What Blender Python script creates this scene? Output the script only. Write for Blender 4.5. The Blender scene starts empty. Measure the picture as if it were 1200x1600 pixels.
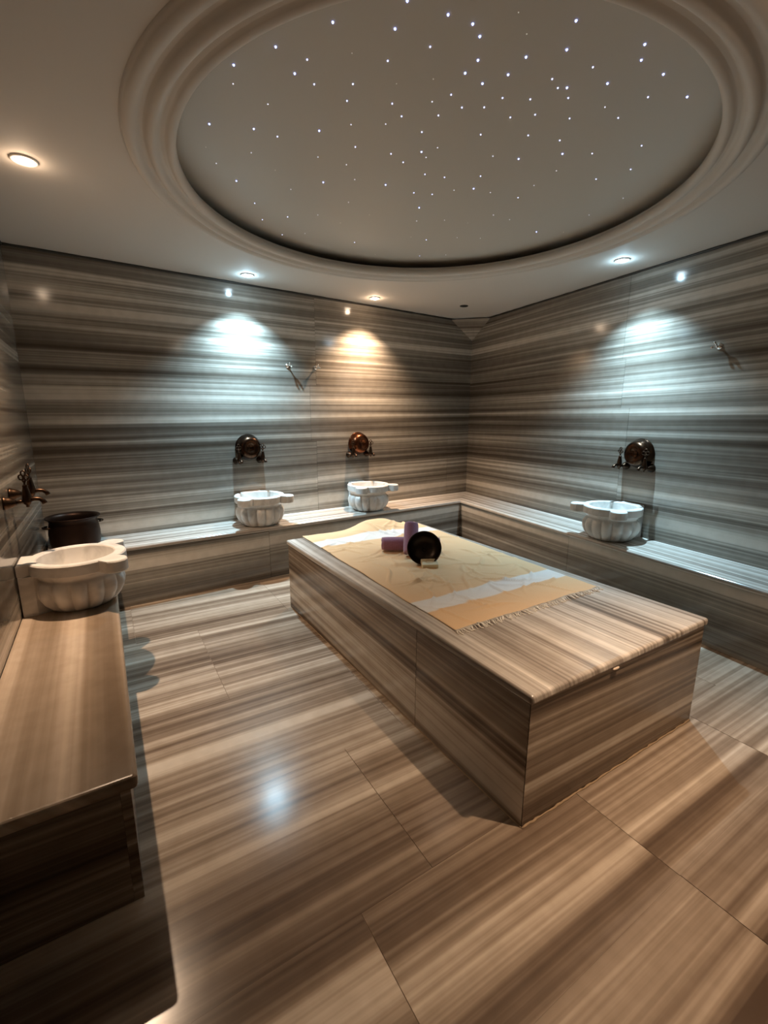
import bpy, bmesh, math, random
from math import sin, cos, pi, radians, hypot
from mathutils import Vector, Matrix
random.seed(7)

# ------------------------------------------------------------------ camera, world, lights, exposure
scene = bpy.context.scene
COL = scene.collection
cd = bpy.data.cameras.new('camera')
cd.sensor_fit = 'HORIZONTAL'; cd.sensor_width = 36.0; cd.lens = 706.48 * 36.0 / 1200.0
cd.clip_start = 0.02; cd.clip_end = 60
cam = bpy.data.objects.new('camera', cd); COL.objects.link(cam)
YAW, PITCH, ROLL = radians(-31.802), radians(-11.992), radians(0.2396)
fw = Vector((-sin(YAW)*cos(PITCH), cos(YAW)*cos(PITCH), sin(PITCH)))
rt0 = Vector((cos(YAW), sin(YAW), 0)); up0 = rt0.cross(fw)
rt = rt0*cos(ROLL) + up0*sin(ROLL); up = up0*cos(ROLL) - rt0*sin(ROLL)
M = Matrix((( rt.x, up.x, -fw.x), (rt.y, up.y, -fw.y), (rt.z, up.z, -fw.z)))
cam.rotation_euler = M.to_euler(); cam.location = (-3.7635, -4.1574, 1.3512)
scene.camera = cam

world = bpy.data.worlds.new('world'); scene.world = world; world.use_nodes = True
world.node_tree.nodes['Background'].inputs[0].default_value = (0.01, 0.009, 0.008, 1)
world.node_tree.nodes['Background'].inputs[1].default_value = 0.3
vs = scene.view_settings
vs.view_transform = 'Standard'; vs.look = 'None'; vs.gamma = 1.0; vs.use_curve_mapping = False
vs.exposure = 0.04

WARM = (1.0, 0.71, 0.48); COOL = (0.50, 0.80, 1.0)
# ceiling downlights: x, y, colour, watts, beam angle, label
DOWN = [(-3.915, -1.50, WARM, 190, 104, 'warm recessed downlight above the corner bench on the left'),
        (-2.675, -0.40, COOL, 340, 103, 'cool white recessed downlight near the left half of the back wall'),
        (-1.500, -0.33, WARM, 270, 106, 'warm recessed downlight near the right half of the back wall'),
        (-0.590, -2.13, COOL, 340, 103, 'cool white recessed downlight beside the right wall'),
        (-2.200, -3.87, WARM, 220, 82, 'warm recessed downlight near the foot end of the platform')]
SPOT_BLEND = 1.0
SPILL = 0.004                                    # share of each lamp that leaves its glass in every direction
H = 2.405

# ------------------------------------------------------------------ helpers
def link(o, parent=None):
    COL.objects.link(o)
    if parent: o.parent = parent
    return o
def empty(name, loc=(0,0,0), rz=0, label=None, cat=None, group=None):
    o = bpy.data.objects.new(name, None); link(o)
    o.location = loc; o.rotation_euler = (0,0,rz); o.empty_display_size = 0.05
    tag(o, label, cat, group); return o
def tag(o, label=None, cat=None, group=None, kind=None):
    if label: o['label'] = label
    if cat: o['category'] = cat
    if group: o['group'] = group
    if kind: o['kind'] = kind
    return o
def from_bm(name, bm, mat, parent=None, smooth=False, uv=None, sub=None):
    """sub: location taken off every vertex (mesh given in world space, parent an Empty there)"""
    bmesh.ops.recalc_face_normals(bm, faces=bm.faces)
    if uv:
        lay = bm.loops.layers.uv.new('UVMap')
        for f in bm.faces:
            for l in f.loops: l[lay].uv = uv(l.vert.co, f.normal)
    if sub is not None:
        s = Vector(sub)
        for v in bm.verts: v.co -= s
    me = bpy.data.meshes.new(name); bm.to_mesh(me); bm.free()
    if smooth:
        for p in me.polygons: p.use_smooth = True
    me.materials.append(mat)
    return link(bpy.data.objects.new(name, me), parent)
def hexa(bm, P):
    """8 corners: bottom ring 0-3, top ring 4-7"""
    v = [bm.verts.new(p) for p in P]
    for f in ((3,2,1,0),(4,5,6,7),(0,1,5,4),(1,2,6,5),(2,3,7,6),(3,0,4,7)):
        bm.faces.new([v[i] for i in f])
    return v
def box(bm, x0, x1, y0, y1, z0, z1):
    return hexa(bm, [(x0,y0,z0),(x1,y0,z0),(x1,y1,z0),(x0,y1,z0),(x0,y0,z1),(x1,y0,z1),(x1,y1,z1),(x0,y1,z1)])
def prism(bm, pts, z0, z1):
    a = [bm.verts.new((p[0],p[1],z0)) for p in pts]; b = [bm.verts.new((p[0],p[1],z1)) for p in pts]
    n = len(pts)
    bm.faces.new(a[::-1]); bm.faces.new(b)
    for i in range(n): bm.faces.new((a[i], a[(i+1)%n], b[(i+1)%n], b[i]))
def bevel(bm, w, seg=3, edges=None):
    bmesh.ops.bevel(bm, geom=edges or list(bm.edges), offset=w, segments=seg, profile=0.5, affect='EDGES', clamp_overlap=True)
def lathe(bm, prof, n=32, M=None, cap0=False, cap1=False):
    rings = []
    for r, z in prof:
        ring = []
        for i in range(n):
            a = 2*pi*i/n; v = Vector((r*cos(a), r*sin(a), z))
            ring.append(bm.verts.new(M @ v if M else v))
        rings.append(ring)
    for A, B in zip(rings, rings[1:]):
        for i in range(n): bm.faces.new((A[i], A[(i+1)%n], B[(i+1)%n], B[i]))
    if cap0: bm.faces.new(rings[0][::-1])
    if cap1: bm.faces.new(rings[-1])
def tube(bm, pts, rad, n=10, cap=True):
    """rad: number or list"""
    pts = [Vector(p) for p in pts]; R = rad if isinstance(rad, (list,tuple)) else [rad]*len(pts)
    prev = None; rings = []
    for i, p in enumerate(pts):
        t = (pts[min(i+1,len(pts)-1)] - pts[max(i-1,0)]).normalized()
        if prev is None:
            a = Vector((0,0,1)) if abs(t.z) < .9 else Vector((1,0,0)); u = t.cross(a).normalized()
        else:
            u = (prev - t*prev.dot(t)).normalized()
        prev = u; w = t.cross(u)
        rings.append([bm.verts.new(p + (u*cos(2*pi*k/n) + w*sin(2*pi*k/n))*R[i]) for k in range(n)])
    for A, B in zip(rings, rings[1:]):
        for k in range(n): bm.faces.new((A[k], A[(k+1)%n], B[(k+1)%n], B[k]))
    if cap: bm.faces.new(rings[0][::-1]); bm.faces.new(rings[-1])
def torus(bm, c, R, r, ax='Y', n=16, m=8):
    c = Vector(c); g = []
    for i in range(n):
        a = 2*pi*i/n; row = []
        for j in range(m):
            b = 2*pi*j/m; q = (R + r*cos(b)); s = r*sin(b)
            v = {'Y': (q*cos(a), s, q*sin(a)), 'Z': (q*cos(a), q*sin(a), s), 'X': (s, q*cos(a), q*sin(a))}[ax]
            row.append(bm.verts.new(c + Vector(v)))
        g.append(row)
    for i in range(n):
        for j in range(m): bm.faces.new((g[i][j], g[(i+1)%n][j], g[(i+1)%n][(j+1)%m], g[i][(j+1)%m]))
def sphere(bm, c, r, sc=(1,1,1), n=14, m=9):
    M_ = Matrix.Translation(c) @ Matrix.Diagonal((sc[0],sc[1],sc[2],1))
    bmesh.ops.create_uvsphere(bm, u_segments=n, v_segments=m, radius=r, matrix=M_)

# ------------------------------------------------------------------ materials
def new_mat(name):
    m = bpy.data.materials.new(name); m.use_nodes = True
    nt = m.node_tree; b = nt.nodes['Principled BSDF']
    return m, nt, b
def N(nt, t, **k):
    n = nt.nodes.new(t)
    for a, v in k.items(): setattr(n, a, v)
    return n
def math_(nt, op, a, b=None, c=None):
    n = N(nt, 'ShaderNodeMath', operation=op)
    for i, x in enumerate((a, b, c)):
        if x is None: continue
        if isinstance(x, (int, float)): n.inputs[i].default_value = x
        else: nt.links.new(x, n.inputs[i])
    return n.outputs[0]
def stripe(name, stops, rough=.13, tilt=0.0, k=(5.5, 19, 60), w=(.50,.34,.24), seed=0.0, along=.22, gloss_var=.05, cont=1.45, warp=.02):
    m, nt, b = new_mat(name)
    uvn = N(nt, 'ShaderNodeUVMap'); sp = N(nt, 'ShaderNodeSeparateXYZ'); nt.links.new(uvn.outputs[0], sp.inputs[0])
    u, v = sp.outputs[0], sp.outputs[1]
    wv = N(nt, 'ShaderNodeCombineXYZ'); nt.links.new(math_(nt, 'MULTIPLY', u, .6), wv.inputs[0]); nt.links.new(math_(nt, 'MULTIPLY', v, 1.6), wv.inputs[1])
    wn = N(nt, 'ShaderNodeTexNoise'); wn.inputs['Scale'].default_value = 1.0; wn.inputs['Detail'].default_value = 3; nt.links.new(wv.outputs[0], wn.inputs['Vector'])
    v2 = math_(nt, 'ADD', v, math_(nt, 'MULTIPLY', wn.outputs['Fac'], warp))
    v2 = math_(nt, 'ADD', v2, math_(nt, 'MULTIPLY', u, tilt))
    tot = None
    for i, (kk, ww) in enumerate(zip(k, w)):
        c = N(nt, 'ShaderNodeCombineXYZ')
        nt.links.new(math_(nt, 'MULTIPLY', u, along*(1+i*.6)), c.inputs[0])
        nt.links.new(math_(nt, 'MULTIPLY_ADD', v2, kk, seed+i*7.3), c.inputs[1])
        c.inputs[2].default_value = seed*1.7 + i*3.1
        n = N(nt, 'ShaderNodeTexNoise'); n.inputs['Scale'].default_value = 1.0; n.inputs['Detail'].default_value = 2.5; n.inputs['Roughness'].default_value = .55
        nt.links.new(c.outputs[0], n.inputs['Vector'])
        x = math_(nt, 'MULTIPLY', math_(nt, 'SUBTRACT', n.outputs['Fac'], .5), ww*cont)
        tot = x if tot is None else math_(nt, 'ADD', tot, x)
    tot = math_(nt, 'ADD', tot, .5)
    cr = N(nt, 'ShaderNodeValToRGB'); el = cr.color_ramp.elements
    el[0].position = stops[0][0]; el[0].color = (*stops[0][1], 1); el[1].position = stops[-1][0]; el[1].color = (*stops[-1][1], 1)
    for p, c in stops[1:-1]:
        e = el.new(p); e.color = (*c, 1)
    nt.links.new(tot, cr.inputs[0])
    # fine mottling of the stone
    mn = N(nt, 'ShaderNodeTexNoise'); mn.inputs['Scale'].default_value = 14; mn.inputs['Detail'].default_value = 6
    nt.links.new(uvn.outputs[0], mn.inputs['Vector'])
    mx = N(nt, 'ShaderNodeMix', data_type='RGBA', blend_type='MULTIPLY'); mx.inputs[0].default_value = .35
    nt.links.new(cr.outputs[0], mx.inputs[6])
    g = N(nt, 'ShaderNodeValToRGB'); g.color_ramp.elements[0].position = .35; g.color_ramp.elements[0].color = (.72,.70,.66,1)
    g.color_ramp.elements[1].position = .62; g.color_ramp.elements[1].color = (1,1,1,1)
    nt.links.new(mn.outputs['Fac'], g.inputs[0]); nt.links.new(g.outputs[0], mx.inputs[7])
    nt.links.new(mx.outputs[2], b.inputs['Base Color'])
    rr = math_(nt, 'MULTIPLY_ADD', mn.outputs['Fac'], gloss_var, rough-gloss_var/2); nt.links.new(rr, b.inputs['Roughness'])
    return m
def plain(name, col, rough=.5, metal=0, bump=0, bscale=60, var=0, spec=None, coat=0):
    m, nt, b = new_mat(name)
    b.inputs['Base Color'].default_value = (*col, 1); b.inputs['Roughness'].default_value = rough; b.inputs['Metallic'].default_value = metal
    if coat: b.inputs['Coat Weight'].default_value = coat
    tc = N(nt, 'ShaderNodeTexCoord'); n = N(nt, 'ShaderNodeTexNoise'); n.inputs['Scale'].default_value = bscale; n.inputs['Detail'].default_value = 4
    nt.links.new(tc.outputs['Object'], n.inputs['Vector'])
    if var:
        mx = N(nt, 'ShaderNodeMix', data_type='RGBA', blend_type='MIX')
        mx.inputs[6].default_value = (*[c*(1-var) for c in col], 1); mx.inputs[7].default_value = (*[min(1, c*(1+var)) for c in col], 1)
        nt.links.new(n.outputs['Fac'], mx.inputs[0]); nt.links.new(mx.outputs[2], b.inputs['Base Color'])
    if bump:
        bp = N(nt, 'ShaderNodeBump'); bp.inputs['Strength'].default_value = bump; bp.inputs['Distance'].default_value = .004
        nt.links.new(n.outputs['Fac'], bp.inputs['Height']); nt.links.new(bp.outputs[0], b.inputs['Normal'])
    return m
def glow(name, col, s):
    m, nt, b = new_mat(name); b.inputs['Base Color'].default_value = (.8,.8,.8,1)
    b.inputs['Emission Color'].default_value = (*col, 1); b.inputs['Emission Strength'].default_value = s
    return m

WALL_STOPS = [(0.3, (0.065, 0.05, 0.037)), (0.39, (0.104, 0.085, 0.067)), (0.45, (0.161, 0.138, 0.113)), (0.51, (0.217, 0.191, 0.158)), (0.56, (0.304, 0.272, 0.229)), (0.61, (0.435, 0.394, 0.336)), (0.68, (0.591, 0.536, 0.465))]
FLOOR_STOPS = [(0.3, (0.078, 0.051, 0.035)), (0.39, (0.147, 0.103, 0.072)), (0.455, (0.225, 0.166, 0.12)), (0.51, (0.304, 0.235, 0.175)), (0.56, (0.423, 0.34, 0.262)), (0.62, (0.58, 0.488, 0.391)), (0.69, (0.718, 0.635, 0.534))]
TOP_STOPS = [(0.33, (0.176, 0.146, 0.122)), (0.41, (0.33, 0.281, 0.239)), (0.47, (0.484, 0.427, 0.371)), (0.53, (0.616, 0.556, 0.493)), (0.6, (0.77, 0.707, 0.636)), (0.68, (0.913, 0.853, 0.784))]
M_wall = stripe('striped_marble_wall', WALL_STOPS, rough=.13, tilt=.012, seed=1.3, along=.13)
M_wall_side = stripe('striped_marble_side_wall', WALL_STOPS, rough=.13, tilt=-.01, seed=1.3, along=.13)
M_floor = stripe('striped_marble_floor', FLOOR_STOPS, rough=.19, tilt=.02, k=(3.7,12.5,42), seed=4.2, along=.16)
M_top = stripe('striped_marble_top', TOP_STOPS, rough=.17, k=(6,22,60), w=(.45,.36,.26), seed=8.1, along=.15)
M_bench = stripe('banded_marble_bench_top', [(.36,(.20,.145,.10)), (.45,(.30,.225,.16)), (.5,(.40,.31,.23)), (.56,(.56,.45,.35)), (.64,(.66,.56,.45))], rough=.2, k=(3.4,9,36), w=(.62,.24,.10), seed=2.7, along=.08)
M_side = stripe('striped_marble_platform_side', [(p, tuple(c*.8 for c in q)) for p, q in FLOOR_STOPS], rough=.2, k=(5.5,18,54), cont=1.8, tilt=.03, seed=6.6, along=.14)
M_grout = plain('dark_grout', (.10,.075,.055), .8)
M_seal = plain('brown_sealant', (.30,.205,.12), .8, bump=.6, bscale=40, var=.35)
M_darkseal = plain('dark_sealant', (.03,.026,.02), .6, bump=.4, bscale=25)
M_ceil = plain('painted_plaster', (.57,.535,.49), .75, bump=.03, bscale=6)
M_panel = plain('star_ceiling_board', (.52,.495,.45), .55, bump=.02, bscale=4)
M_basin = None

def wall_uv(o, e, n=None, off=(0,0)):
    o = Vector(o); e = Vector(e)
    def f(p, nor): return ((p-o).dot(e) + off[0], p.z + off[1])
    return f

# ------------------------------------------------------------------ setting: walls, floor, ceiling
SB = radians(3.3248); SR = radians(-7.2865)
eB = Vector((-cos(SB), -sin(SB), 0))                # along the back wall, corner -> left
nB = Vector((sin(SB), -cos(SB), 0))                 # into the room
eR = Vector((sin(SR), -cos(SR), 0))                 # along the right wall, corner -> near end
nR = Vector((-cos(SR), -sin(SR), 0))                # into the room
LX = -4.168; YN = -5.15
LENB = 4.168/cos(SB); LENR = 5.20
SH = .444                                            # ledge height
yBL = -math.tan(SB)*4.168
def wp(o, e, n, s, d, z): return Vector(o) + e*s + n*d + Vector((0,0,z))
def wall_box(bm, o, e, n, s0, s1, d0, d1, z0, z1):
    return hexa(bm, [wp(o,e,n,s0,d0,z0), wp(o,e,n,s1,d0,z0), wp(o,e,n,s1,d1,z0), wp(o,e,n,s0,d1,z0),
                     wp(o,e,n,s0,d0,z1), wp(o,e,n,s1,d0,z1), wp(o,e,n,s1,d1,z1), wp(o,e,n,s0,d1,z1)])
def make_wall(name, o, e, n, length, rows, mat, zoff=0, flip=1, over=.0):
    """backing slab (grout) with every marble panel a child; rows: (z0, z1, [joints])"""
    bm = bmesh.new(); wall_box(bm, o, e, n, -.10-over, length+.10+over, -.10, -.004, 0, H+.12)
    w = from_bm(name, bm, M_grout); tag(w, kind='structure')
    g = .0011
    for ri, (z0, z1, js) in enumerate(rows):
        cuts = [0] + js + [length]
        for i in range(len(cuts)-1):
            bm = bmesh.new(); wall_box(bm, o, e, n, cuts[i]+(g if i else 0), cuts[i+1]-(g if i < len(cuts)-2 else 0), -.03, random.uniform(-.0005, .0005), z0+.0006, z1-.0006)
            off = (i*.25, zoff + random.uniform(-.005,.005))
            from_bm('panel', bm, mat, w, uv=wall_uv(o, e*flip, off=off))
    return w
ZT = H - .014
wall_back = make_wall('wall_back', (0,0,0), eB, nB, LENB, [(0,1.12,[.33,2.02]), (1.12,1.63,[2.075]), (1.63,ZT,[2.008])], M_wall)
wall_right = make_wall('wall_right', (0,0,0), eR, nR, LENR, [(0,1.09,[2.10,4.1]), (1.09,1.42,[2.13,4.3]), (1.42,1.785,[2.05,4.2]), (1.785,ZT,[2.02,4.1])], M_wall_side, zoff=.0)
wall_left = make_wall('wall_left', (LX, yBL-.004, 0), Vector((0,-1,0)), Vector((1,0,0)), 5.0, [(0,1.12,[1.6,3.2]), (1.12,1.78,[1.2,2.9]), (1.78,ZT,[1.7,3.3])], M_wall_side, zoff=.35)
wall_near = make_wall('wall_near', (LX-.05, YN, 0), Vector((1,0,0)), Vector((0,1,0)), 3.65, [(0,1.12,[1.1,2.4]), (1.12,ZT,[1.2,2.5])], M_wall, zoff=.6)

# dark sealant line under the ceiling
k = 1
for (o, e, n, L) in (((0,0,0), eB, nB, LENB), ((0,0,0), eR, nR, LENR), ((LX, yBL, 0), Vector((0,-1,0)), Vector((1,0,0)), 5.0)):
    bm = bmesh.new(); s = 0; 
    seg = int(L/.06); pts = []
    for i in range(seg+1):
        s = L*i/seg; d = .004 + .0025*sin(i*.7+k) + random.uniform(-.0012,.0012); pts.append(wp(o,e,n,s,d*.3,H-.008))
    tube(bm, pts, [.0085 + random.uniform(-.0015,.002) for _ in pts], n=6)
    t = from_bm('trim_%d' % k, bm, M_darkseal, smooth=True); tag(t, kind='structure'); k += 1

# triangular stone piece closing the far upper corner
bm = bmesh.new()
A = wp((0,0,0), eB, nB, .336, .002, H-.012); B_ = wp((0,0,0), eR, nR, .328, .002, H-.012); Cc = Vector((-.004,-.004,2.20))
A2, B2, C2 = [p + Vector((.03,.03,.0)) for p in (A,B_,Cc)]
vs_ = [bm.verts.new(p) for p in (A,B_,Cc,A2,B2,C2)]
for f in ((0,1,2),(5,4,3),(0,3,4,1),(1,4,5,2),(2,5,3,0)): bm.faces.new([vs_[i] for i in f])
from_bm('corner_panel', bm, M_wall, wall_back, uv=lambda p,n_: (p.x-p.y, p.z+.02))

# floor: slab with every tile a child
bm = bmesh.new(); box(bm, LX-.12, .15, YN-.12, .12, -.12, -.002)
floor = tag(from_bm('floor', bm, plain('floor_grout', (.17,.12,.08), .8)), kind='structure')
ROWS = [(-.02,-.55,[-3.2,-1.9]), (-.55,-1.25,[-3.712,-2.76,-1.9,-.95]), (-1.25,-2.10,[-3.365,-2.2,-1.2]), (-2.10,-2.69,[-2.75,-1.75,-.9]),
        (-2.69,-3.28,[-3.04,-2.05,-1.2]), (-3.28,-3.69,[-3.289,-2.419,-1.583,-.72]), (-3.69,-4.42,[-3.289,-2.417,-1.545,-.74]), (-4.42,-5.14,[-3.3,-2.42,-1.58,-.8])]
TILE_OFF = [0, 0, 0, 0, 0, .02, .02, .05]
ti = 0
for ri, (ya, yb, js) in enumerate(ROWS):
    xs = [LX+.001] + js + [-.004+ (0.128*yb if False else 0)]
    for i in range(len(xs)-1):
        bm = bmesh.new(); g = .0011; box(bm, xs[i]+g, xs[i+1]-g, yb+.0002, ya-.0002, -.02, random.uniform(-.0006,.0004))
        off = (i*.3, TILE_OFF[ri] + (i%2)*(.006 if ri < 5 else .045))
        from_bm('tile', bm, M_floor, floor, uv=(lambda o: (lambda p,n_: (p.x+o[0], p.y+o[1])))(off))

# ceiling: flat ring with a round opening, recessed star board above it
RC = Vector((-2.235, -2.14, 0)); RL = 1.163; RO = 1.352
bm = bmesh.new()
NS = 128; outer = []; inner = []; ring2 = []
x0, x1, y0, y1 = LX-.15, .25, YN-.15, .2
for i in range(NS):
    a = 2*pi*i/NS; c, s = cos(a), sin(a)
    tx = ((x1 if c > 0 else x0) - RC.x)/c if abs(c) > 1e-6 else 1e9
    ty = ((y1 if s > 0 else y0) - RC.y)/s if abs(s) > 1e-6 else 1e9
    t = min(tx, ty)
    outer.append((RC.x+c*t, RC.y+s*t)); inner.append((RC.x+c*(RL+.02), RC.y+s*(RL+.02)))
vo = [bm.verts.new((*p, H)) for p in outer]; vi = [bm.verts.new((*p, H)) for p in inner]
to = [bm.verts.new((*p, H+.035)) for p in outer]; tj = [bm.verts.new((*p, H+.035)) for p in inner]
for i in range(NS):
    j = (i+1)%NS
    bm.faces.new((vo[i],vo[j],vi[j],vi[i])); bm.faces.new((to[i],tj[i],tj[j],to[j])); bm.faces.new((vi[i],vi[j],tj[j],tj[i])); bm.faces.new((vo[i],to[i],to[j],vo[j]))
ceiling = tag(from_bm('ceiling', bm, M_ceil), kind='structure')
# moulding ring profile (radius, z) with three soft rolls
prof = []
def roll(ra, rb, depth, n=8, base=0):
    for i in range(n+1):
        t = i/n; prof.append((ra+(rb-ra)*t, H - base - depth*math.sin(pi*t)**.7))
prof.append((RO+.004, H+.002)); prof.append((RO, H-.008))
roll(RO-.001, RO-.058, .022, base=.006)
prof.append((RO-.062, H-.004)); prof.append((RO-.072, H-.005))
roll(RO-.075, RO-.130, .027, base=.005)
prof.append((RO-.136, H-.006)); prof.append((RO-.146, H-.010))
roll(RO-.148, RL, .014, base=.010, n=6)
prof.append((RL, H+.012)); prof.append((RL+.02, H+.02)); prof.append((RL+.025, H+.03))
bm = bmesh.new(); lathe(bm, prof, n=128, M=Matrix.Translation((RC.x,RC.y,0)))
tag(from_bm('trim_4', bm, M_ceil, smooth=True), kind='structure')
# star board
ZP = 2.485
bm = bmesh.new(); bmesh.ops.create_cone(bm, cap_ends=True, segments=96, radius1=RL+.30, radius2=RL+.30, depth=.02)
star_panel = from_bm('star_panel', bm, M_panel)
star_panel.location = (RC.x, RC.y, ZP+.01)
tag(star_panel, 'round grey star-light board recessed in the ceiling above the platform', 'ceiling panel')
bm = bmesh.new(); lathe(bm, [(RL+.31, -.08), (RL+.31, .02)], n=96)
from_bm('cove_wall', bm, M_panel, star_panel, smooth=True)
STARS = [(-3.053, -2.714, 3), (-2.885, -2.792, 3), (-2.907, -2.888, 3), (-2.782, -2.914, 3), (-2.755, -2.794, 2), (-3.062, -2.54, 2), (-3.074, -2.46, 3), (-2.998, -2.448, 2), (-2.884, -2.521, 2), (-2.862, -2.433, 2), (-2.837, -2.675, 2), (-2.713, -2.509, 2), (-2.643, -2.467, 2), (-2.67, -2.394, 1), (-2.785, -2.318, 1), (-2.876, -2.214, 3), (-2.518, -2.429, 2), (-2.526, -2.547, 2), (-2.594, -2.596, 1), (-2.48, -2.63, 2), (-2.559, -2.662, 2), (-2.587, -2.768, 3), (-2.951, -2.641, 0), (-2.756, -2.603, 0), (-2.661, -2.689, 0), (-2.698, -2.192, 2), (-2.803, -2.034, 1), (-2.666, -2.046, 1), (-2.69, -1.841, 3), (-2.571, -1.949, 1), (-2.801, -1.687, 1), (-2.54, -2.23, 2), (-2.456, -2.202, 2), (-2.435, -2.314, 3), (-2.392, -2.29, 1), (-2.395, -2.376, 1), (-2.309, -2.171, 2), (-2.212, -2.199, 2), (-2.415, -1.985, 3), (-2.247, -1.993, 2), (-2.157, -2.031, 2), (-2.485, -1.717, 1), (-2.123, -1.869, 3), (-2.562, -1.482, 1), (-2.7, -1.362, 2), (-2.403, -1.452, 0), (-2.312, -1.643, 0), (-2.032, -1.719, 1), (-1.9, -1.817, 1), (-2.521, -1.187, 1), (-2.637, -1.089, 2), (-2.184, -1.222, 2), (-1.807, -1.514, 2), (-1.661, -1.652, 1), (-1.949, -1.096, 0), (-1.665, -1.246, 2), (-1.517, -1.363, 1), (-2.089, -2.125, 1), (-1.758, -1.861, 0), (-1.92, -1.5, 0), (-2.7, -2.928, 3), (-2.651, -2.906, 3), (-2.616, -3.027, 0), (-2.537, -2.988, 0), (-2.59, -2.833, 3), (-2.503, -2.763, 3), (-2.459, -2.84, 3), (-2.468, -2.925, 3), (-2.452, -3.097, 3), (-2.383, -3.014, 3), (-2.316, -2.906, 2), (-2.263, -2.888, 2), (-2.237, -2.906, 3), (-2.188, -2.875, 2), (-2.247, -3.013, 2), (-2.136, -2.994, 3), (-2.029, -2.916, 1), (-1.928, -2.906, 2), (-2.39, -2.748, 2), (-2.299, -2.797, 2), (-2.41, -2.675, 2), (-2.283, -2.686, 2), (-2.215, -2.748, 2), (-2.084, -2.804, 2), (-2.303, -2.544, 2), (-2.134, -2.644, 2), (-1.995, -2.691, 2), (-1.901, -2.633, 3), (-1.793, -2.704, 2), (-1.523, -2.72, 2), (-1.578, -2.58, 2), (-2.146, -2.456, 1), (-2.033, -2.502, 3), (-1.805, -2.527, 1), (-2.072, -2.3, 2), (-2.016, -2.191, 3), (-1.915, -2.207, 1), (-1.783, -2.377, 1), (-1.751, -2.244, 2), (-1.707, -2.021, 1), (-1.581, -2.027, 1), (-1.527, -1.725, 1), (-1.304, -1.99, 3), (-1.246, -2.316, 1), (-1.278, -2.537, 1), (-1.157, -2.077, 0), (-3.166, -2.536, 3), (-3.259, -2.389, 3), (-3.239, -2.299, 1), (-3.103, -2.26, 1), (-3.264, -2.021, 3), (-3.105, -2.084, 3), (-3.007, -2.085, 2), (-3.066, -1.909, 1), (-3.244, -1.847, 0), (-3.178, -1.736, 1), (-3.059, -1.624, 3), (-2.929, -1.824, 0), (-2.913, -1.433, 2), (-2.813, -1.245, 2), (-2.196, -3.156, 3), (-2.142, -3.115, 3), (-2.017, -3.12, 3), (-1.83, -3.107, 3), (-1.948, -3.031, 2), (-1.668, -2.852, 2)]
star_col = [((.95,.85,.75), .5), ((.80,.78,1.0), 1.4), ((.52,.58,1.0), 2.6), ((.36,.44,1.0), 4.0)]
star_mesh = []
for kk in range(4):
    bm = bmesh.new(); r = (.0016,.0021,.0027,.0036)[kk]
    bmesh.ops.create_uvsphere(bm, u_segments=8, v_segments=5, radius=r)
    me = bpy.data.meshes.new('star_light'); bm.to_mesh(me); bm.free(); me.materials.append(glow('star_glow_%d' % kk, *star_col[kk])); star_mesh.append(me)
for x, y, kk in STARS:
    o = bpy.data.objects.new('star_light', star_mesh[kk]); o.parent = star_panel; COL.objects.link(o)
    o.location = (x-RC.x, y-RC.y, -.011)

# ------------------------------------------------------------------ downlights
M_trimw = plain('white_lamp_trim', (.75,.72,.68), .3); M_chrome = plain('chrome', (.75,.74,.72), .12, 1)
lens = {WARM: glow('warm_lamp_glass', (1.0,.80,.58), 22), COOL: glow('cool_lamp_glass', (.80,.93,1.0), 22)}
for x, y, c, wts, ang_, lab in DOWN:
    t = empty('downlight', (x, y, H), 0, lab, 'ceiling light', 'recessed downlights')
    bm = bmesh.new(); lathe(bm, [(.050,.0),(.050,-.004),(.047,-.007),(.037,-.006),(.034,-.001),(.034,.0)], n=32)
    from_bm('trim_ring', bm, M_trimw, t, smooth=True)
    bm = bmesh.new(); lathe(bm, [(.0338,-.0015),(.0325,-.0035),(.0300,-.004)], n=28)
    from_bm('reflector', bm, M_chrome, t, smooth=True)
    bm = bmesh.new(); lathe(bm, [(.0300,-.003),(.027,-.009),(.017,-.0135),(.001,-.0150)], n=24, cap0=True, cap1=True)
    from_bm('lamp_glass', bm, lens[c], t, smooth=True)
    L = bpy.data.lights.new('lamp', 'SPOT'); L.energy = wts; L.color = c; L.spot_size = radians(ang_); L.spot_blend = SPOT_BLEND; L.shadow_soft_size = .018
    lo = bpy.data.objects.new('lamp', L); link(lo, t); lo.location = (0,0,-.019)
    P = bpy.data.lights.new('lamp_spill', 'POINT'); P.energy = wts*SPILL; P.color = c; P.shadow_soft_size = .02
    po = bpy.data.objects.new('lamp_spill', P); link(po, t); po.location = (0,0,-.038)
t = empty('sensor', (-.612, -.54, H), 0, 'small dark round fitting set flush in the ceiling at the far corner', 'ceiling sensor')
bm = bmesh.new(); lathe(bm, [(.040,0),(.040,-.004),(.030,-.005),(.028,-.002)], n=24)
from_bm('rim', bm, plain('dark_metal', (.02,.018,.016), .5), t, smooth=True)
bm = bmesh.new(); lathe(bm, [(.029,-.0015),(.020,-.0035),(.001,-.004)], n=24, cap0=True, cap1=True)
from_bm('cover', bm, plain('black_plastic', (.01,.01,.01), .4), t, smooth=True)

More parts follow.
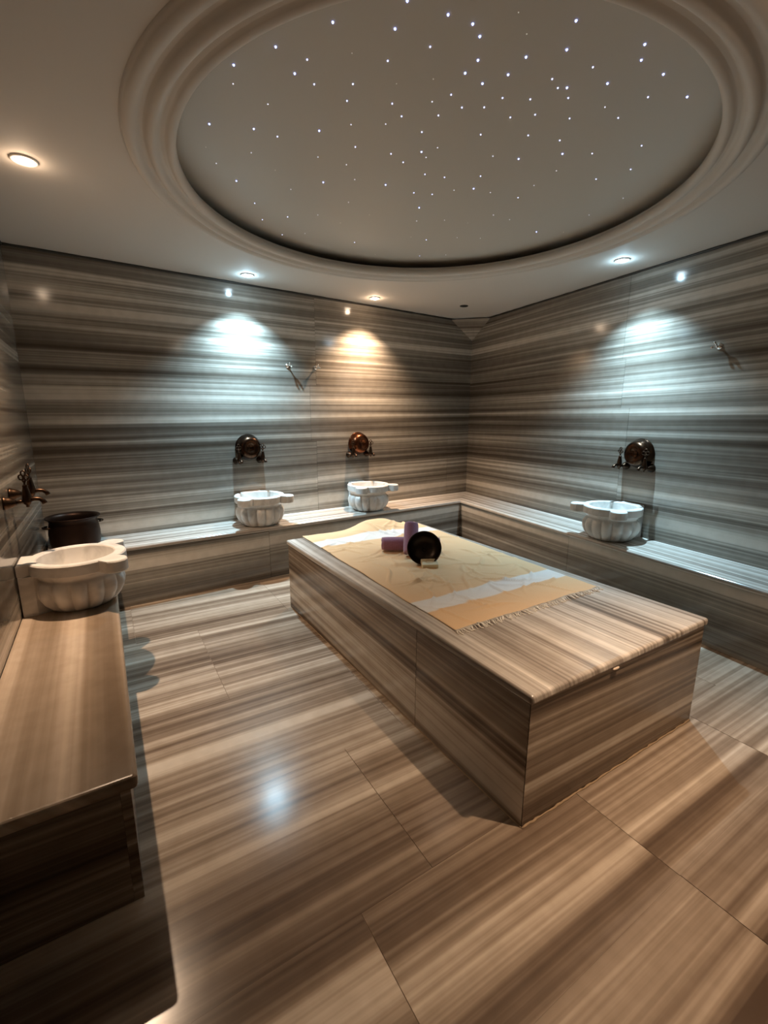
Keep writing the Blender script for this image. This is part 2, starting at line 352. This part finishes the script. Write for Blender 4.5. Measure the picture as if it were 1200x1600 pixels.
# ------------------------------------------------------------------ ledges along the back and right walls
DB, DR = .413, .411
def meet(e, n, d, n2, d2): return (d2 - (n*d).dot(n2))/e.dot(n2)      # where a nose line crosses the other ledge's nose
SB_N = meet(eB, nB, DB, nR, DR); SR_N = meet(eR, nR, DR, nB, DB)
def ledge(name, o, e, n, L, depth, label, s_start, joints, mat_face, miter):
    base = wp(o,e,n,(s_start+L)/2,depth/2,0)
    t = empty(name, base, 0, label, 'ledge')
    # front panels
    cuts = [s_start] + joints + [L]
    for i in range(len(cuts)-1):
        bm = bmesh.new(); wall_box(bm, o, e, n, cuts[i]+(.0012 if i else 0), cuts[i+1]-.0012, depth-.045, depth-.02, 0.001, SH-.031)
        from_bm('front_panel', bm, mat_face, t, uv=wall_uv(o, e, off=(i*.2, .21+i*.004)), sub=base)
    # top slabs with a rounded nose
    for i in range(len(cuts)-1):
        bm = bmesh.new()
        a0 = cuts[i] if i else miter[0]; a1 = cuts[i+1]; b0 = cuts[i] if i else miter[1]; g = .0008
        P = [wp(o,e,n,a0,.001,SH-.03), wp(o,e,n,a1-g,.001,SH-.03), wp(o,e,n,a1-g,depth,SH-.03), wp(o,e,n,b0,depth,SH-.03)]
        P += [p + Vector((0,0,.03)) for p in P]
        v = hexa(bm, P); bm.edges.ensure_lookup_table()
        ed = [x for x in bm.edges if {v[2],v[3]} == set(x.verts) or {v[6],v[7]} == set(x.verts)]
        bevel(bm, .012, 4, ed)
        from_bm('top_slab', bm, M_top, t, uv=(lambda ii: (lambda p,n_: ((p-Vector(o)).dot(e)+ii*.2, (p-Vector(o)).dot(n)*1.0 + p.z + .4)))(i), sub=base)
    # core
    bm = bmesh.new(); wall_box(bm, o, e, n, s_start+.002, L-.01, .002, depth-.046, .001, SH-.031)
    from_bm('core', bm, M_grout, t, sub=base)
    return t
ledge('back_ledge', (0,0,0), eB, nB, LENB-.005, DB, 'striped marble ledge along the back wall under two basins', SB_N-.022, [2.68], M_wall, (.001, SB_N+.0005))
ledge('right_ledge', (0,0,0), eR, nR, LENR-.06, DR, 'striped marble ledge along the right wall under one basin', SR_N-.022, [2.02, 4.1], M_wall_side, (.001, SR_N+.0005))

# ------------------------------------------------------------------ bench along the left wall
BX, BYN, BH = -3.775, -2.935, .411
YF = yBL - DB - .035
t = empty('side_bench', ((LX+BX)/2, (BYN+YF)/2, 0), 0, 'brown banded marble bench along the left wall in front', 'bench')
sb = t.location
bm = bmesh.new(); v = box(bm, LX+.002, BX, BYN, YF, BH-.04, BH)
bm.edges.ensure_lookup_table()
ed = [x for x in bm.edges if ({v[1],v[2]}==set(x.verts) or {v[5],v[6]}==set(x.verts) or {v[0],v[1]}==set(x.verts) or {v[4],v[5]}==set(x.verts) or {v[1],v[5]}==set(x.verts))]
bevel(bm, .012, 4, ed)
from_bm('top_slab', bm, M_bench, t, uv=lambda p,n_: (p.y, p.x+p.z*.8+.10), sub=sb)
bm = bmesh.new(); box(bm, BX-.045, BX-.02, BYN+.02, YF, .001, BH-.041); from_bm('front_panel', bm, M_side, t, uv=lambda p,n_: (p.y, p.z+.3), sub=sb)
bm = bmesh.new(); box(bm, LX+.003, BX-.0455, BYN+.02, BYN+.045, .001, BH-.041); from_bm('end_panel', bm, M_side, t, uv=lambda p,n_: (p.x, p.z+.1), sub=sb)
bm = bmesh.new(); box(bm, LX+.003, BX-.046, BYN+.046, YF-.002, .001, BH-.041); from_bm('core', bm, M_grout, t, sub=sb)

# ------------------------------------------------------------------ central platform
NLc, NRc, FLc, FRc = Vector((-2.7015,-3.3267,0)), Vector((-1.613,-3.3425,0)), Vector((-2.726,-1.2126,0)), Vector((-1.6357,-1.2126,0))
PH = .5; TS = .034
t = empty('marble_platform', (NLc+NRc+FLc+FRc)/4, 0, 'large striped marble slab platform in the middle of the floor', 'platform'); sp_ = t.location.copy()
Q = [NLc, NRc, FRc, FLc]; cen = sp_
def off_quad(q, d):
    out = []
    for i in range(4):
        a, b, c = q[i-1], q[i], q[(i+1)%4]
        e1 = (b-a).normalized(); e2 = (c-b).normalized(); n1 = Vector((e1.y,-e1.x,0)); n2 = Vector((e2.y,-e2.x,0))
        k_ = 1/(1+n1.dot(n2)); out.append(b + (n1+n2)*d*k_)
    return out
top = off_quad(Q, .010); inn = off_quad(Q, -.022); core = off_quad(Q, -.024)
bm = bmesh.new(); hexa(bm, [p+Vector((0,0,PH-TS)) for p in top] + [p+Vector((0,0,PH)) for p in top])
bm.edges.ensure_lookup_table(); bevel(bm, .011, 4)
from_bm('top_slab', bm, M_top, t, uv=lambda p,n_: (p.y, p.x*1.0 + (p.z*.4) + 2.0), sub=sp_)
def side_panel(a, b, na, nb, f0, f1, uoff, voff, mat=None, z0=.001, z1=PH-TS-.003):
    """panel between corners a-b, fraction f0..f1"""
    bm = bmesh.new()
    A = a.lerp(b,f0); B = a.lerp(b,f1); A2 = na.lerp(nb,f0); B2 = na.lerp(nb,f1)
    P = [A, B, B2, A2]; hexa(bm, [p+Vector((0,0,z0)) for p in P] + [p+Vector((0,0,z1)) for p in P])
    e_ = (b-a).normalized()
    from_bm('side_panel', bm, mat or M_side, t, uv=lambda p,n_: ((p-a).dot(e_)+uoff, p.z+voff), sub=sp_)
fs = .715
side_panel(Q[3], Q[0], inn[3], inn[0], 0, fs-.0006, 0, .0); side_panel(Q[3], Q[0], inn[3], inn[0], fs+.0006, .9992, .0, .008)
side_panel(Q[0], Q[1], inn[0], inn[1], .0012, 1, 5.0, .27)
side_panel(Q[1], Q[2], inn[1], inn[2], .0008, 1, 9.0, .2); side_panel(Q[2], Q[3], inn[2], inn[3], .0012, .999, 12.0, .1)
bm = bmesh.new(); hexa(bm, [p+Vector((0,0,.002)) for p in core] + [p+Vector((0,0,PH-TS-.001)) for p in core]); from_bm('core', bm, M_grout, t, sub=sp_)
# rough sealant bead along the foot of the near face and the left face
def bead(name, pts_ends, r, mat, parent, sub, jit=.003, step=.018):
    a, b = pts_ends; L = (b-a).length; n_ = int(L/step); e_ = (b-a).normalized(); nn = Vector((e_.y,-e_.x,0))
    P = [a + e_*L*i/n_ + nn*(random.uniform(-.3,1)*jit) + Vector((0,0,.001)) for i in range(n_+1)]
    bm = bmesh.new(); tube(bm, P, [r*random.uniform(.55,1.35) for _ in P], n=6); from_bm(name, bm, mat, parent, sub=sub, smooth=True)
bead('sealant_bead', (Q[0]+Vector((.0,-.002,0)), Q[1]+Vector((0,-.002,0))), .0038, M_seal, t, sp_)
bead('sealant_bead', (Q[3]+Vector((-.001,0,0)), Q[0]+Vector((-.001,0,0))), .0022, M_seal, t, sp_, jit=.001)
# small chip of filler under the near edge
bm = bmesh.new(); sphere(bm, Q[0].lerp(Q[1], .40)+Vector((0,-.006,PH-TS-.004)), .011, (1.8,.7,.5)); from_bm('filler_patch', bm, plain('pale_filler', (.62,.50,.38), .6), t, sub=sp_, smooth=True)

# ------------------------------------------------------------------ basins
def marble_white():
    m, nt, b = new_mat('white_veined_marble')
    tc = N(nt, 'ShaderNodeTexCoord'); n = N(nt, 'ShaderNodeTexNoise'); n.inputs['Scale'].default_value = 7; n.inputs['Detail'].default_value = 6; n.inputs['Distortion'].default_value = 1.2
    nt.links.new(tc.outputs['Object'], n.inputs['Vector'])
    cr = N(nt, 'ShaderNodeValToRGB'); e = cr.color_ramp.elements; e[0].position = .36; e[0].color = (.58,.555,.52,1); e[1].position = .56; e[1].color = (.76,.73,.69,1)
    nt.links.new(n.outputs['Fac'], cr.inputs[0]); nt.links.new(cr.outputs[0], b.inputs['Base Color']); b.inputs['Roughness'].default_value = .32
    return m
M_basin = marble_white()
VC = .235; RB = .205; BHGT = .254; NB = 160
def rim_R(phi):
    """distance from bowl centre to the rim outline; phi=0 along +x, pi/2 towards the wall"""
    d = Vector((cos(phi), sin(phi))); best = RB
    for cx_, cy_, re in ((.178,-.158,.058), (-.178,-.158,.058), (0,-.04,.178)):
        c = Vector((cx_,cy_)); bq = d.dot(c); disc = bq*bq - (c.length_squared - re*re)
        if disc > 0: best = max(best, bq + math.sqrt(disc))
    # back tab towards the wall
    if d.y > .2 and abs(d.x/d.y)*VC <= .088: best = max(best, VC/d.y)
    if d.y > 0: best = min(best, VC/d.y)
    return best
def basin(loc, rz, label, zs=1.0):
    t = empty('basin', loc, rz, label, 'basin', 'carved marble basins')
    ctr = Vector((0,-VC,0)); ang = [2*pi*i/NB + .001 for i in range(NB)]
    # rim slab + hollow
    bm = bmesh.new(); rt_, rb_ = BHGT, BHGT-.060
    def ringv(fr, z): return [bm.verts.new(ctr + Vector((cos(a)*fr(a), sin(a)*fr(a), z))) for a in ang]
    Ro = [rim_R(a) for a in ang]; idx = {a: i for i, a in enumerate(ang)}
    fo = lambda a: Ro[idx[a]]
    bowl_r = lambda k_: (lambda a: .163*k_)
    rings = [ringv(lambda a: .1635, rb_), ringv(lambda a: fo(a)-.006, rb_), ringv(fo, rb_+.006), ringv(fo, rt_-.006), ringv(lambda a: fo(a)-.005, rt_), ringv(bowl_r(1.03), rt_), ringv(bowl_r(1.0), rt_-.006)]
    for A_, B2_ in zip(rings, rings[1:]):
        for i in range(NB): bm.faces.new((A_[i], A_[(i+1)%NB], B2_[(i+1)%NB], B2_[i]))
    from_bm('rim', bm, M_basin, t)
    bm = bmesh.new()
    prof_ = [(1.0, rt_-.005), (.985, rt_-.04), (.93, rt_-.085), (.80, rt_-.125), (.55, rt_-.155), (.2, rt_-.165), (.12, rt_-.168)]
    lathe(bm, [(.1632*a, z) for a, z in prof_], n=64, M=Matrix.Translation(ctr))
    from_bm('bowl', bm, M_basin, t, smooth=True)
    bm = bmesh.new(); lathe(bm, [(.022, rt_-.1685), (.018, rt_-.164), (.004, rt_-.166)], n=20, M=Matrix.Translation(ctr), cap1=True)
    from_bm('drain', bm, M_chrome, t, smooth=True)
    # gadrooned body
    bm = bmesh.new(); nf = 15; n_ = nf*12; rows = []
    PR = [(.122,0,0),(.138,.003,.25),(.160,.018,.8),(.183,.045,1),(.199,.078,1),(.203,.105,1),(.200,.128,.92),(.192,.144,.6),(.180,.154,.15),(.170,.159,0),(.170,.166,0),(.178,.176,0),(.187,.188,0),(.190,.1945,0)]
    for r, z, fl in PR:
        row = []
        for i in range(n_):
            a = 2*pi*i/n_; lob = abs(sin(nf*a/2)); rr = r*(1 - .15*fl*(1-lob**.6))
            p = ctr + Vector((cos(a)*rr, sin(a)*rr, z)); p.y = min(p.y, -.002); row.append(bm.verts.new(p))
        rows.append(row)
    for A_, B2_ in zip(rows, rows[1:]):
        for i in range(n_): bm.faces.new((A_[i], A_[(i+1)%n_], B2_[(i+1)%n_], B2_[i]))
    bm.faces.new(rows[0][::-1])
    from_bm('body', bm, M_basin, t, smooth=True)
    # block joining the basin to the wall
    bm = bmesh.new(); P = [(-.088,-.002),(.088,-.002),(.088,-.06),(.060,-.11),(-.060,-.11),(-.088,-.06)]
    prism(bm, P, .0, BHGT-.0602); from_bm('wall_block', bm, M_basin, t)
    return t
def on_wall(o, e, n, s, z=0, d=.0): p = wp(o,e,n,s,d,z); return (p.x, p.y, p.z)
RZB = SB; RZR = -pi/2 - SR*0 + 0
RZR = math.atan2(-nR.x, nR.y) + pi      # local -Y points into the room
def rz_of(n): return math.atan2(n.y, n.x) + pi/2
sA, sB_, sR_ = 2.690, 1.590, 2.265
basin(on_wall((0,0,0),eB,nB,sA,SH,.004), rz_of(nB), 'white carved marble basin on the back ledge, nearer the left wall')
basin(on_wall((0,0,0),eB,nB,sB_,SH,.004), rz_of(nB), 'white carved marble basin on the back ledge, nearer the far corner')
basin(on_wall((0,0,0),eR,nR,sR_,SH,.004), rz_of(nR), 'grey-white carved marble basin on the right wall ledge')
YL = -1.487
basin((LX+.004, YL, BH), rz_of(Vector((1,0,0))), 'cream carved marble basin on the left bench in front, the largest in view')

# ------------------------------------------------------------------ taps
M_bronze = plain('aged_bronze', (.055,.032,.020), .34, 1, var=.3, bscale=30); M_copper = plain('dark_copper', (.050,.026,.015), .27, 1, var=.35, bscale=12); M_copper2 = plain('red_copper', (.13,.045,.02), .27, 1, var=.35, bscale=12)
def tap(loc, rz, label, turn=0.0):
    t = empty('tap', loc, rz, label, 'tap', 'antique bronze wall taps')
    Mw = Matrix.Rotation(pi/2, 4, 'X')     # local z -> -y
    bm = bmesh.new(); lathe(bm, [(.031,0),(.032,.006),(.029,.010),(.026,.022),(.019,.036),(.014,.042),(.012,.048)], n=20, M=Mw, cap0=True, cap1=True)
    from_bm('flange', bm, M_bronze, t, smooth=True)
    bm = bmesh.new(); tube(bm, [(0,-.044,0),(0,-.058,.002),(0,-.076,.004)], [.009,.0085,.011], n=12)
    from_bm('pipe', bm, M_bronze, t, smooth=True)
    bm = bmesh.new(); lathe(bm, [(.002,-.026),(.008,-.022),(.006,-.016),(.015,-.008),(.019,.004),(.018,.018),(.017,.034),(.013,.055),(.010,.070),(.012,.074),(.007,.080)], n=18, M=Matrix.Translation((0,-.086,0)), cap0=True, cap1=True)
    from_bm('valve_body', bm, M_bronze, t, smooth=True)
    bm = bmesh.new(); tube(bm, [(0,-.095,.008),(0,-.114,.012),(0,-.132,.010),(0,-.146,-.001),(0,-.151,-.012)], [.010,.0095,.0095,.010,.012], n=12)
    from_bm('spout', bm, M_bronze, t, smooth=True)
    bm = bmesh.new(); tube(bm, [(0,0,.078),(0,0,.100)], .0045, n=8)
    for c in ((0,0,.132),(.0145,0,.113),(-.0145,0,.113)): torus(bm, c, .0115, .0036, 'Y', n=14, m=6)
    torus(bm, (0,0,.097), .0075, .003, 'Y', n=12, m=6)
    o = from_bm('handle', bm, M_bronze, t, smooth=True); o.location = (0,-.086,0); o.rotation_euler = (0,0,turn)
    return t
tap((LX, YL+.088+.025, .972), rz_of(Vector((1,0,0))), 'bronze wall tap over the front left basin, the farther of its pair', .5)
tap((LX, YL-.088+.025, .957), rz_of(Vector((1,0,0))), 'bronze wall tap over the front left basin, the nearer of its pair', .9)
for nm, (o, e, n, s, z) in {'back basin nearer the left wall': ((0,0,0),eB,nB,sA,.955), 'back basin nearer the far corner': ((0,0,0),eB,nB,sB_-.025,.958), 'right wall basin': ((0,0,0),eR,nR,sR_,.965)}.items():
    for sg, wd in ((1,'left'),(-1,'right')):
        # e runs right-to-left on the back wall and left-to-right on the right wall
        real = wd if nm != 'right wall basin' else ('right' if wd == 'left' else 'left')
        tap(on_wall(o,e,n,s+sg*.104,z+.014,.0), rz_of(n), 'bronze wall tap, %s one above the %s' % (real, nm), .3*sg)

# ------------------------------------------------------------------ copper bowls hung bottom-out between the taps
def wall_bowl(loc, rz, label, M_copper):
    t = empty('hanging_bowl', loc, rz, label, 'bowl', 'copper bath bowls hung on the wall')
    Mw = Matrix.Rotation(pi/2, 4, 'X')
    bm = bmesh.new()
    lathe(bm, [(.100,.003),(.1115,.002),(.1130,.004),(.1115,.0065),(.108,.012),(.104,.030),(.098,.052),(.090,.070),(.080,.082),(.068,.088),(.060,.090)], n=48, M=Mw)
    from_bm('shell', bm, M_copper, t, smooth=True)
    bm = bmesh.new(); lathe(bm, [(.0602,.0898),(.050,.0885),(.036,.083),(.026,.076),(.020,.072),(.012,.0705),(.001,.070)], n=40, M=Mw)
    from_bm('navel', bm, M_copper, t, smooth=True)
    bm = bmesh.new(); lathe(bm, [(.0995,.0035),(.100,.030),(.094,.050),(.086,.067),(.074,.079),(.058,.086),(.030,.078),(.001,.066)], n=40, M=Mw)
    from_bm('lining', bm, M_copper, t, smooth=True)
    return t
wall_bowl(on_wall((0,0,0),eB,nB,sA-.005,1.080,.001), rz_of(nB), 'dark copper bowl hung bottom-out over the back basin nearer the left wall', M_copper)
wall_bowl(on_wall((0,0,0),eB,nB,sB_-.030,1.080,.001), rz_of(nB), 'reddish copper bowl hung bottom-out over the back basin nearer the far corner', M_copper2)
wall_bowl(on_wall((0,0,0),eR,nR,sR_+.005,1.080,.001), rz_of(nR), 'dark copper bowl hung bottom-out over the right wall basin', M_copper)

# ------------------------------------------------------------------ robe hooks
def hook(loc, rz, label):
    t = empty('robe_hook', loc, rz, label, 'hook', 'chrome robe hooks')
    Mw = Matrix.Rotation(pi/2, 4, 'X')
    bm = bmesh.new(); lathe(bm, [(.021,0),(.021,.004),(.018,.008),(.010,.012),(.007,.016)], n=20, M=Mw, cap0=True, cap1=True); from_bm('rosette', bm, M_chrome, t, smooth=True)
    bm = bmesh.new(); tube(bm, [(0,-.014,0),(0,-.030,0),(0,-.042,.001)], [.006,.0055,.006], n=10); from_bm('stem', bm, M_chrome, t, smooth=True)
    for a in (90, 210, 330):
        bm = bmesh.new(); c, s = cos(radians(a)), sin(radians(a)); tube(bm, [(0,-.038,0),(c*.008,-.044,s*.008),(c*.015,-.048,s*.015),(c*.018,-.053,s*.018)], [.006,.006,.0055,.006], n=8)
        sphere(bm, (c*.018,-.054,s*.018), .0075, n=10, m=7); from_bm('prong', bm, M_chrome, t, smooth=True)
    return t
hook(on_wall((0,0,0),eB,nB,2.290,1.785), rz_of(nB), 'left one of the two chrome robe hooks on the back wall')
hook(on_wall((0,0,0),eB,nB,2.010,1.785), rz_of(nB), 'right one of the two chrome robe hooks on the back wall')
hook(on_wall((0,0,0),eR,nR,2.72,1.795), rz_of(nR), 'single chrome robe hook high on the right wall')

# ------------------------------------------------------------------ copper pot in the left corner
t = empty('copper_pot', (-3.985, -.425, SH), radians(20), 'dark brown copper pot in the left corner of the back ledge', 'pot')
bm = bmesh.new()
lathe(bm, [(.125,.0),(.140,.006),(.150,.05),(.152,.11),(.146,.165),(.140,.190),(.146,.205),(.160,.214),(.163,.219),(.160,.223),(.148,.216),(.136,.200),(.140,.165),(.144,.10),(.140,.03),(.10,.014),(.002,.012)], n=56, cap0=True)
from_bm('body', bm, plain('brown_copper', (.026,.013,.008), .4, .8, var=.3, bscale=9), t, smooth=True)
for sg in (0, pi):
    bm = bmesh.new(); P = []
    for i in range(9):
        a = -pi/2 + pi*i/8; P.append(Vector((.146+.034*cos(a), .038*sin(a), .165)))
    R_ = Matrix.Rotation(sg, 4, 'Z'); tube(bm, [R_@p for p in P], .0065, n=8); from_bm('handle', bm, M_bronze, t, smooth=True)

# ------------------------------------------------------------------ peshtemal spread on the platform
def cloth_mat(name, bands, rough=.9):
    m, nt, b = new_mat(name); uvn = N(nt, 'ShaderNodeUVMap'); sp = N(nt, 'ShaderNodeSeparateXYZ'); nt.links.new(uvn.outputs[0], sp.inputs[0])
    cr = N(nt, 'ShaderNodeValToRGB'); cr.color_ramp.interpolation = 'LINEAR'; e = cr.color_ramp.elements
    e[0].position = 0; e[0].color = (*bands[0][1],1); e[1].position = 1; e[1].color = (*bands[-1][1],1)
    for i in range(1, len(bands)):
        p = bands[i][0]; x = e.new(p-.002); x.color = (*bands[i-1][1],1); x = e.new(p+.002); x.color = (*bands[i][1],1)
    nt.links.new(sp.outputs[1], cr.inputs[0])
    w = N(nt, 'ShaderNodeTexNoise'); w.inputs['Scale'].default_value = 260; nt.links.new(uvn.outputs[0], w.inputs['Vector'])
    mx = N(nt, 'ShaderNodeMix', data_type='RGBA', blend_type='MULTIPLY'); mx.inputs[0].default_value = .10; nt.links.new(cr.outputs[0], mx.inputs[6]); nt.links.new(w.outputs['Fac'], mx.inputs[7])
    nt.links.new(mx.outputs[2], b.inputs['Base Color']); b.inputs['Roughness'].default_value = rough; b.inputs['Sheen Weight'].default_value = .2
    bp = N(nt, 'ShaderNodeBump'); bp.inputs['Strength'].default_value = .25; bp.inputs['Distance'].default_value = .001; nt.links.new(w.outputs['Fac'], bp.inputs['Height']); nt.links.new(bp.outputs[0], b.inputs['Normal'])
    return m
OR = (.86,.57,.31); WH = (.86,.83,.79)
M_towel = cloth_mat('orange_cloth', [(0,OR),(.113,WH),(.187,OR),(.805,WH),(.880,OR)])
tw = empty('bath_towel', (-2.13,-2.03,PH), 0, 'orange fringed cotton bath wrap with white bands spread on the platform', 'towel')
from mathutils import noise as mn_
NU, NV = 110, 190
cNL, cNR, cFR, cFL = Vector((-2.628,-2.878,0)), Vector((-1.690,-2.880,0)), Vector((-1.655,-1.222,0)), Vector((-2.608,-1.180,0))
random.seed(3)
folds = [(random.uniform(.05,.95), random.uniform(.03,.97), random.uniform(0,pi), random.uniform(.07,.30), random.uniform(.005,.014), random.uniform(.004,.009)) for _ in range(84)]
def towel_h(s, tt, x, y):
    h = .0035 + .0022*mn_.noise(Vector((x*5,y*5,3))) + .0016*mn_.noise(Vector((x*14,y*14,1)))
    for (fs_, ft, an, L, amp, wd) in folds:
        dx, dy = (s-fs_)*.94, (tt-ft)*1.68; a_ = dx*cos(an)+dy*sin(an); b_ = -dx*sin(an)+dy*cos(an) + .03*sin(a_*14+fs_*9)
        if abs(a_) < L: h += amp*math.exp(-(b_/wd)**2)*(cos(a_/L*pi/2))**2
    # bunched ridge near the far end
    rx = (x+2.02)/.18; ry = (y+1.235)/.12
    h += .066*math.exp(-(abs(rx)**3))*math.exp(-(ry*ry))
    rx = (x+2.20)/.24; ry = (y+1.36)/.09
    h += .022*math.exp(-rx*rx)*math.exp(-ry*ry)
    return max(h, .0015)
bm = bmesh.new(); grid = []; uvs = {}
for j in range(NV+1):
    tt = j/NV; row = []
    for i in range(NU+1):
        s = i/NU; p = cNL.lerp(cNR, s).lerp(cFL.lerp(cFR, s), tt)
        ed_ = min(s, 1-s); p.x += .008*mn_.noise(Vector((tt*7, 0, s*2)))*(1 if ed_ < .5 else 0); p.y += .010*mn_.noise(Vector((s*6, tt*2, 5)))
        h = towel_h(s, tt, p.x, p.y); v = bm.verts.new((p.x - tw.location.x, p.y - tw.location.y, h)); row.append(v); uvs[v] = (s*.55, tt)
    grid.append(row)
lay = bm.loops.layers.uv.new('UVMap')
for j in range(NV):
    for i in range(NU):
        f = bm.faces.new((grid[j][i], grid[j][i+1], grid[j+1][i+1], grid[j+1][i])); f.smooth = True
        for l in f.loops: l[lay].uv = uvs[l.vert]
edge0 = [v.co.copy() for v in grid[0]]
me = bpy.data.meshes.new('cloth'); bm.to_mesh(me); bm.free(); me.materials.append(M_towel)
cl = link(bpy.data.objects.new('cloth', me), tw)
so = cl.modifiers.new('thick', 'SOLIDIFY'); so.thickness = .0018; so.offset = 1
bm = bmesh.new()
for k_ in range(118):
    f_ = k_/117; i = int(f_*NU); c = edge0[i]; L_ = random.uniform(.022,.042); sw = random.uniform(-.018,.018)
    P = [c+Vector((0,.002,.0015)), c+Vector((sw*.3,-L_*.4,.004)), c+Vector((sw*.8+random.uniform(-.004,.004),-L_*.8,.0025)), c+Vector((sw,-L_,.0022))]
    P = [Vector((p.x,p.y,max(p.z if q_ < 2 else .0022,.0022))) for q_, p in enumerate(P)]
    tube(bm, P, [.0022,.0019,.002,.0024], n=5)
tag(from_bm('fringe', bm, plain('cream_cotton', (.90,.84,.74), .9), tw, smooth=True), kind='stuff')

# ------------------------------------------------------------------ rolled towels
def terry(name, col):
    m, nt, b = new_mat(name); tc = N(nt, 'ShaderNodeTexCoord'); n = N(nt, 'ShaderNodeTexNoise'); n.inputs['Scale'].default_value = 220; n.inputs['Detail'].default_value = 3
    nt.links.new(tc.outputs['Object'], n.inputs['Vector']); mx = N(nt, 'ShaderNodeMix', data_type='RGBA', blend_type='MULTIPLY'); mx.inputs[0].default_value = .5; mx.inputs[6].default_value = (*col,1); nt.links.new(n.outputs['Fac'], mx.inputs[7])
    nt.links.new(mx.outputs[2], b.inputs['Base Color']); b.inputs['Roughness'].default_value = .95; b.inputs['Sheen Weight'].default_value = .5
    bp = N(nt, 'ShaderNodeBump'); bp.inputs['Strength'].default_value = .5; bp.inputs['Distance'].default_value = .002; nt.links.new(n.outputs['Fac'], bp.inputs['Height']); nt.links.new(bp.outputs[0], b.inputs['Normal'])
    return m
M_purple = terry('plum_terry', (.42,.185,.29)); M_purple2 = terry('mauve_terry', (.52,.27,.43))
def towel_roll(loc, rot, L, R, mat, label):
    """spiral-rolled towel, axis along local x, centre at origin"""
    t = empty('rolled_towel', loc, 0, label, 'towel', 'rolled purple towels'); t.rotation_euler = rot
    bm = bmesh.new(); turns = 4.2; n_ = 150; nx = 18; th = R/(turns+.6); rows = []
    for i in range(n_+1):
        f_ = i/n_; a = -pi/2*1.1 - turns*2*pi*(1-f_); r = R*.10 + (R*.90)*f_; row = []
        for j in range(nx+1):
            x = -L/2 + L*j/nx; ed_ = min(j, nx-j)/nx; sq = 1 - .10*math.exp(-ed_*18) ; wob = 1 + .02*mn_.noise(Vector((x*22, a*.6, R*40)))
            xo = (.006*mn_.noise(Vector((a*.8, 2, j//9)))) if j in (0,nx) else 0
            row.append(bm.verts.new((x+xo, cos(a)*r*sq*wob, sin(a)*r*sq*wob)))
        rows.append(row)
    for A_, B2_ in zip(rows, rows[1:]):
        for j in range(nx): bm.faces.new((A_[j], A_[j+1], B2_[j+1], B2_[j]))
    o = from_bm('roll', bm, mat, t, smooth=True); s_ = o.modifiers.new('thick', 'SOLIDIFY'); s_.thickness = th*.62; s_.offset = -1
    return t
R1 = .047
PZ = PH + .008
towel_roll((-2.150,-1.880,PZ+R1), (0,0,radians(-32)), .370, R1, M_purple, 'plum rolled towel lying flat across the bath wrap behind the dark bowl')
lean = Vector((.055,.072,.145)).normalized()
o2 = towel_roll((-2.196,-1.943,PZ+.103), (0,0,0), .195, .050, M_purple2, 'mauve rolled towel leaning upright on the flat plum roll')
o2.rotation_euler = lean.to_track_quat('X','Z').to_euler()

# ------------------------------------------------------------------ dark metal bowl leaning on the rolls
M_blackbowl = plain('dark_bronze_bowl', (.030,.020,.014), .34, .7)
t = empty('washing_bowl', (-2.228,-2.128,PZ+.090), 0, 'dark metal washing bowl tipped on its side against the rolled towels', 'bowl')
ax = Vector((-.55,-.72,.42)).normalized()
t.scale = (.89,.89,.89); t.rotation_euler = ax.to_track_quat('Z','Y').to_euler()
bm = bmesh.new()
lathe(bm, [(.002,-.062),(.030,-.061),(.062,-.052),(.088,-.034),(.103,-.008),(.108,.012),(.112,.014),(.112,.018),(.107,.018),(.104,.012),(.098,-.008),(.084,-.030),(.060,-.046),(.030,-.055),(.002,-.052)], n=56)
from_bm('shell', bm, M_blackbowl, t, smooth=True)
bm = bmesh.new(); lathe(bm, [(.016,-.056),(.014,-.048),(.007,-.045),(.001,-.0445)], n=20, cap1=True); from_bm('navel', bm, M_blackbowl, t, smooth=True)

# ------------------------------------------------------------------ soap bar
t = empty('soap_bar', (-2.232,-2.185,PH+.008), radians(-28), 'cream square soap bar propped in front of the dark bowl', 'soap')
M_soap = plain('cream_soap', (.84,.71,.47), .45, var=.06)
bm = bmesh.new(); box(bm, -.047,.047,-.036,.036,0,.028); bevel(bm, .005, 3); o = from_bm('bar', bm, M_soap, t); 
bm = bmesh.new(); torus(bm, (0,0,.0282), .022, .0016, 'Z', n=28, m=6)
for v in bm.verts: v.co.y *= .8
from_bm('stamp', bm, plain('soap_stamp', (.60,.46,.28), .5), t, smooth=True)
for ch in list(t.children): ch.rotation_euler = (radians(12),0,0)
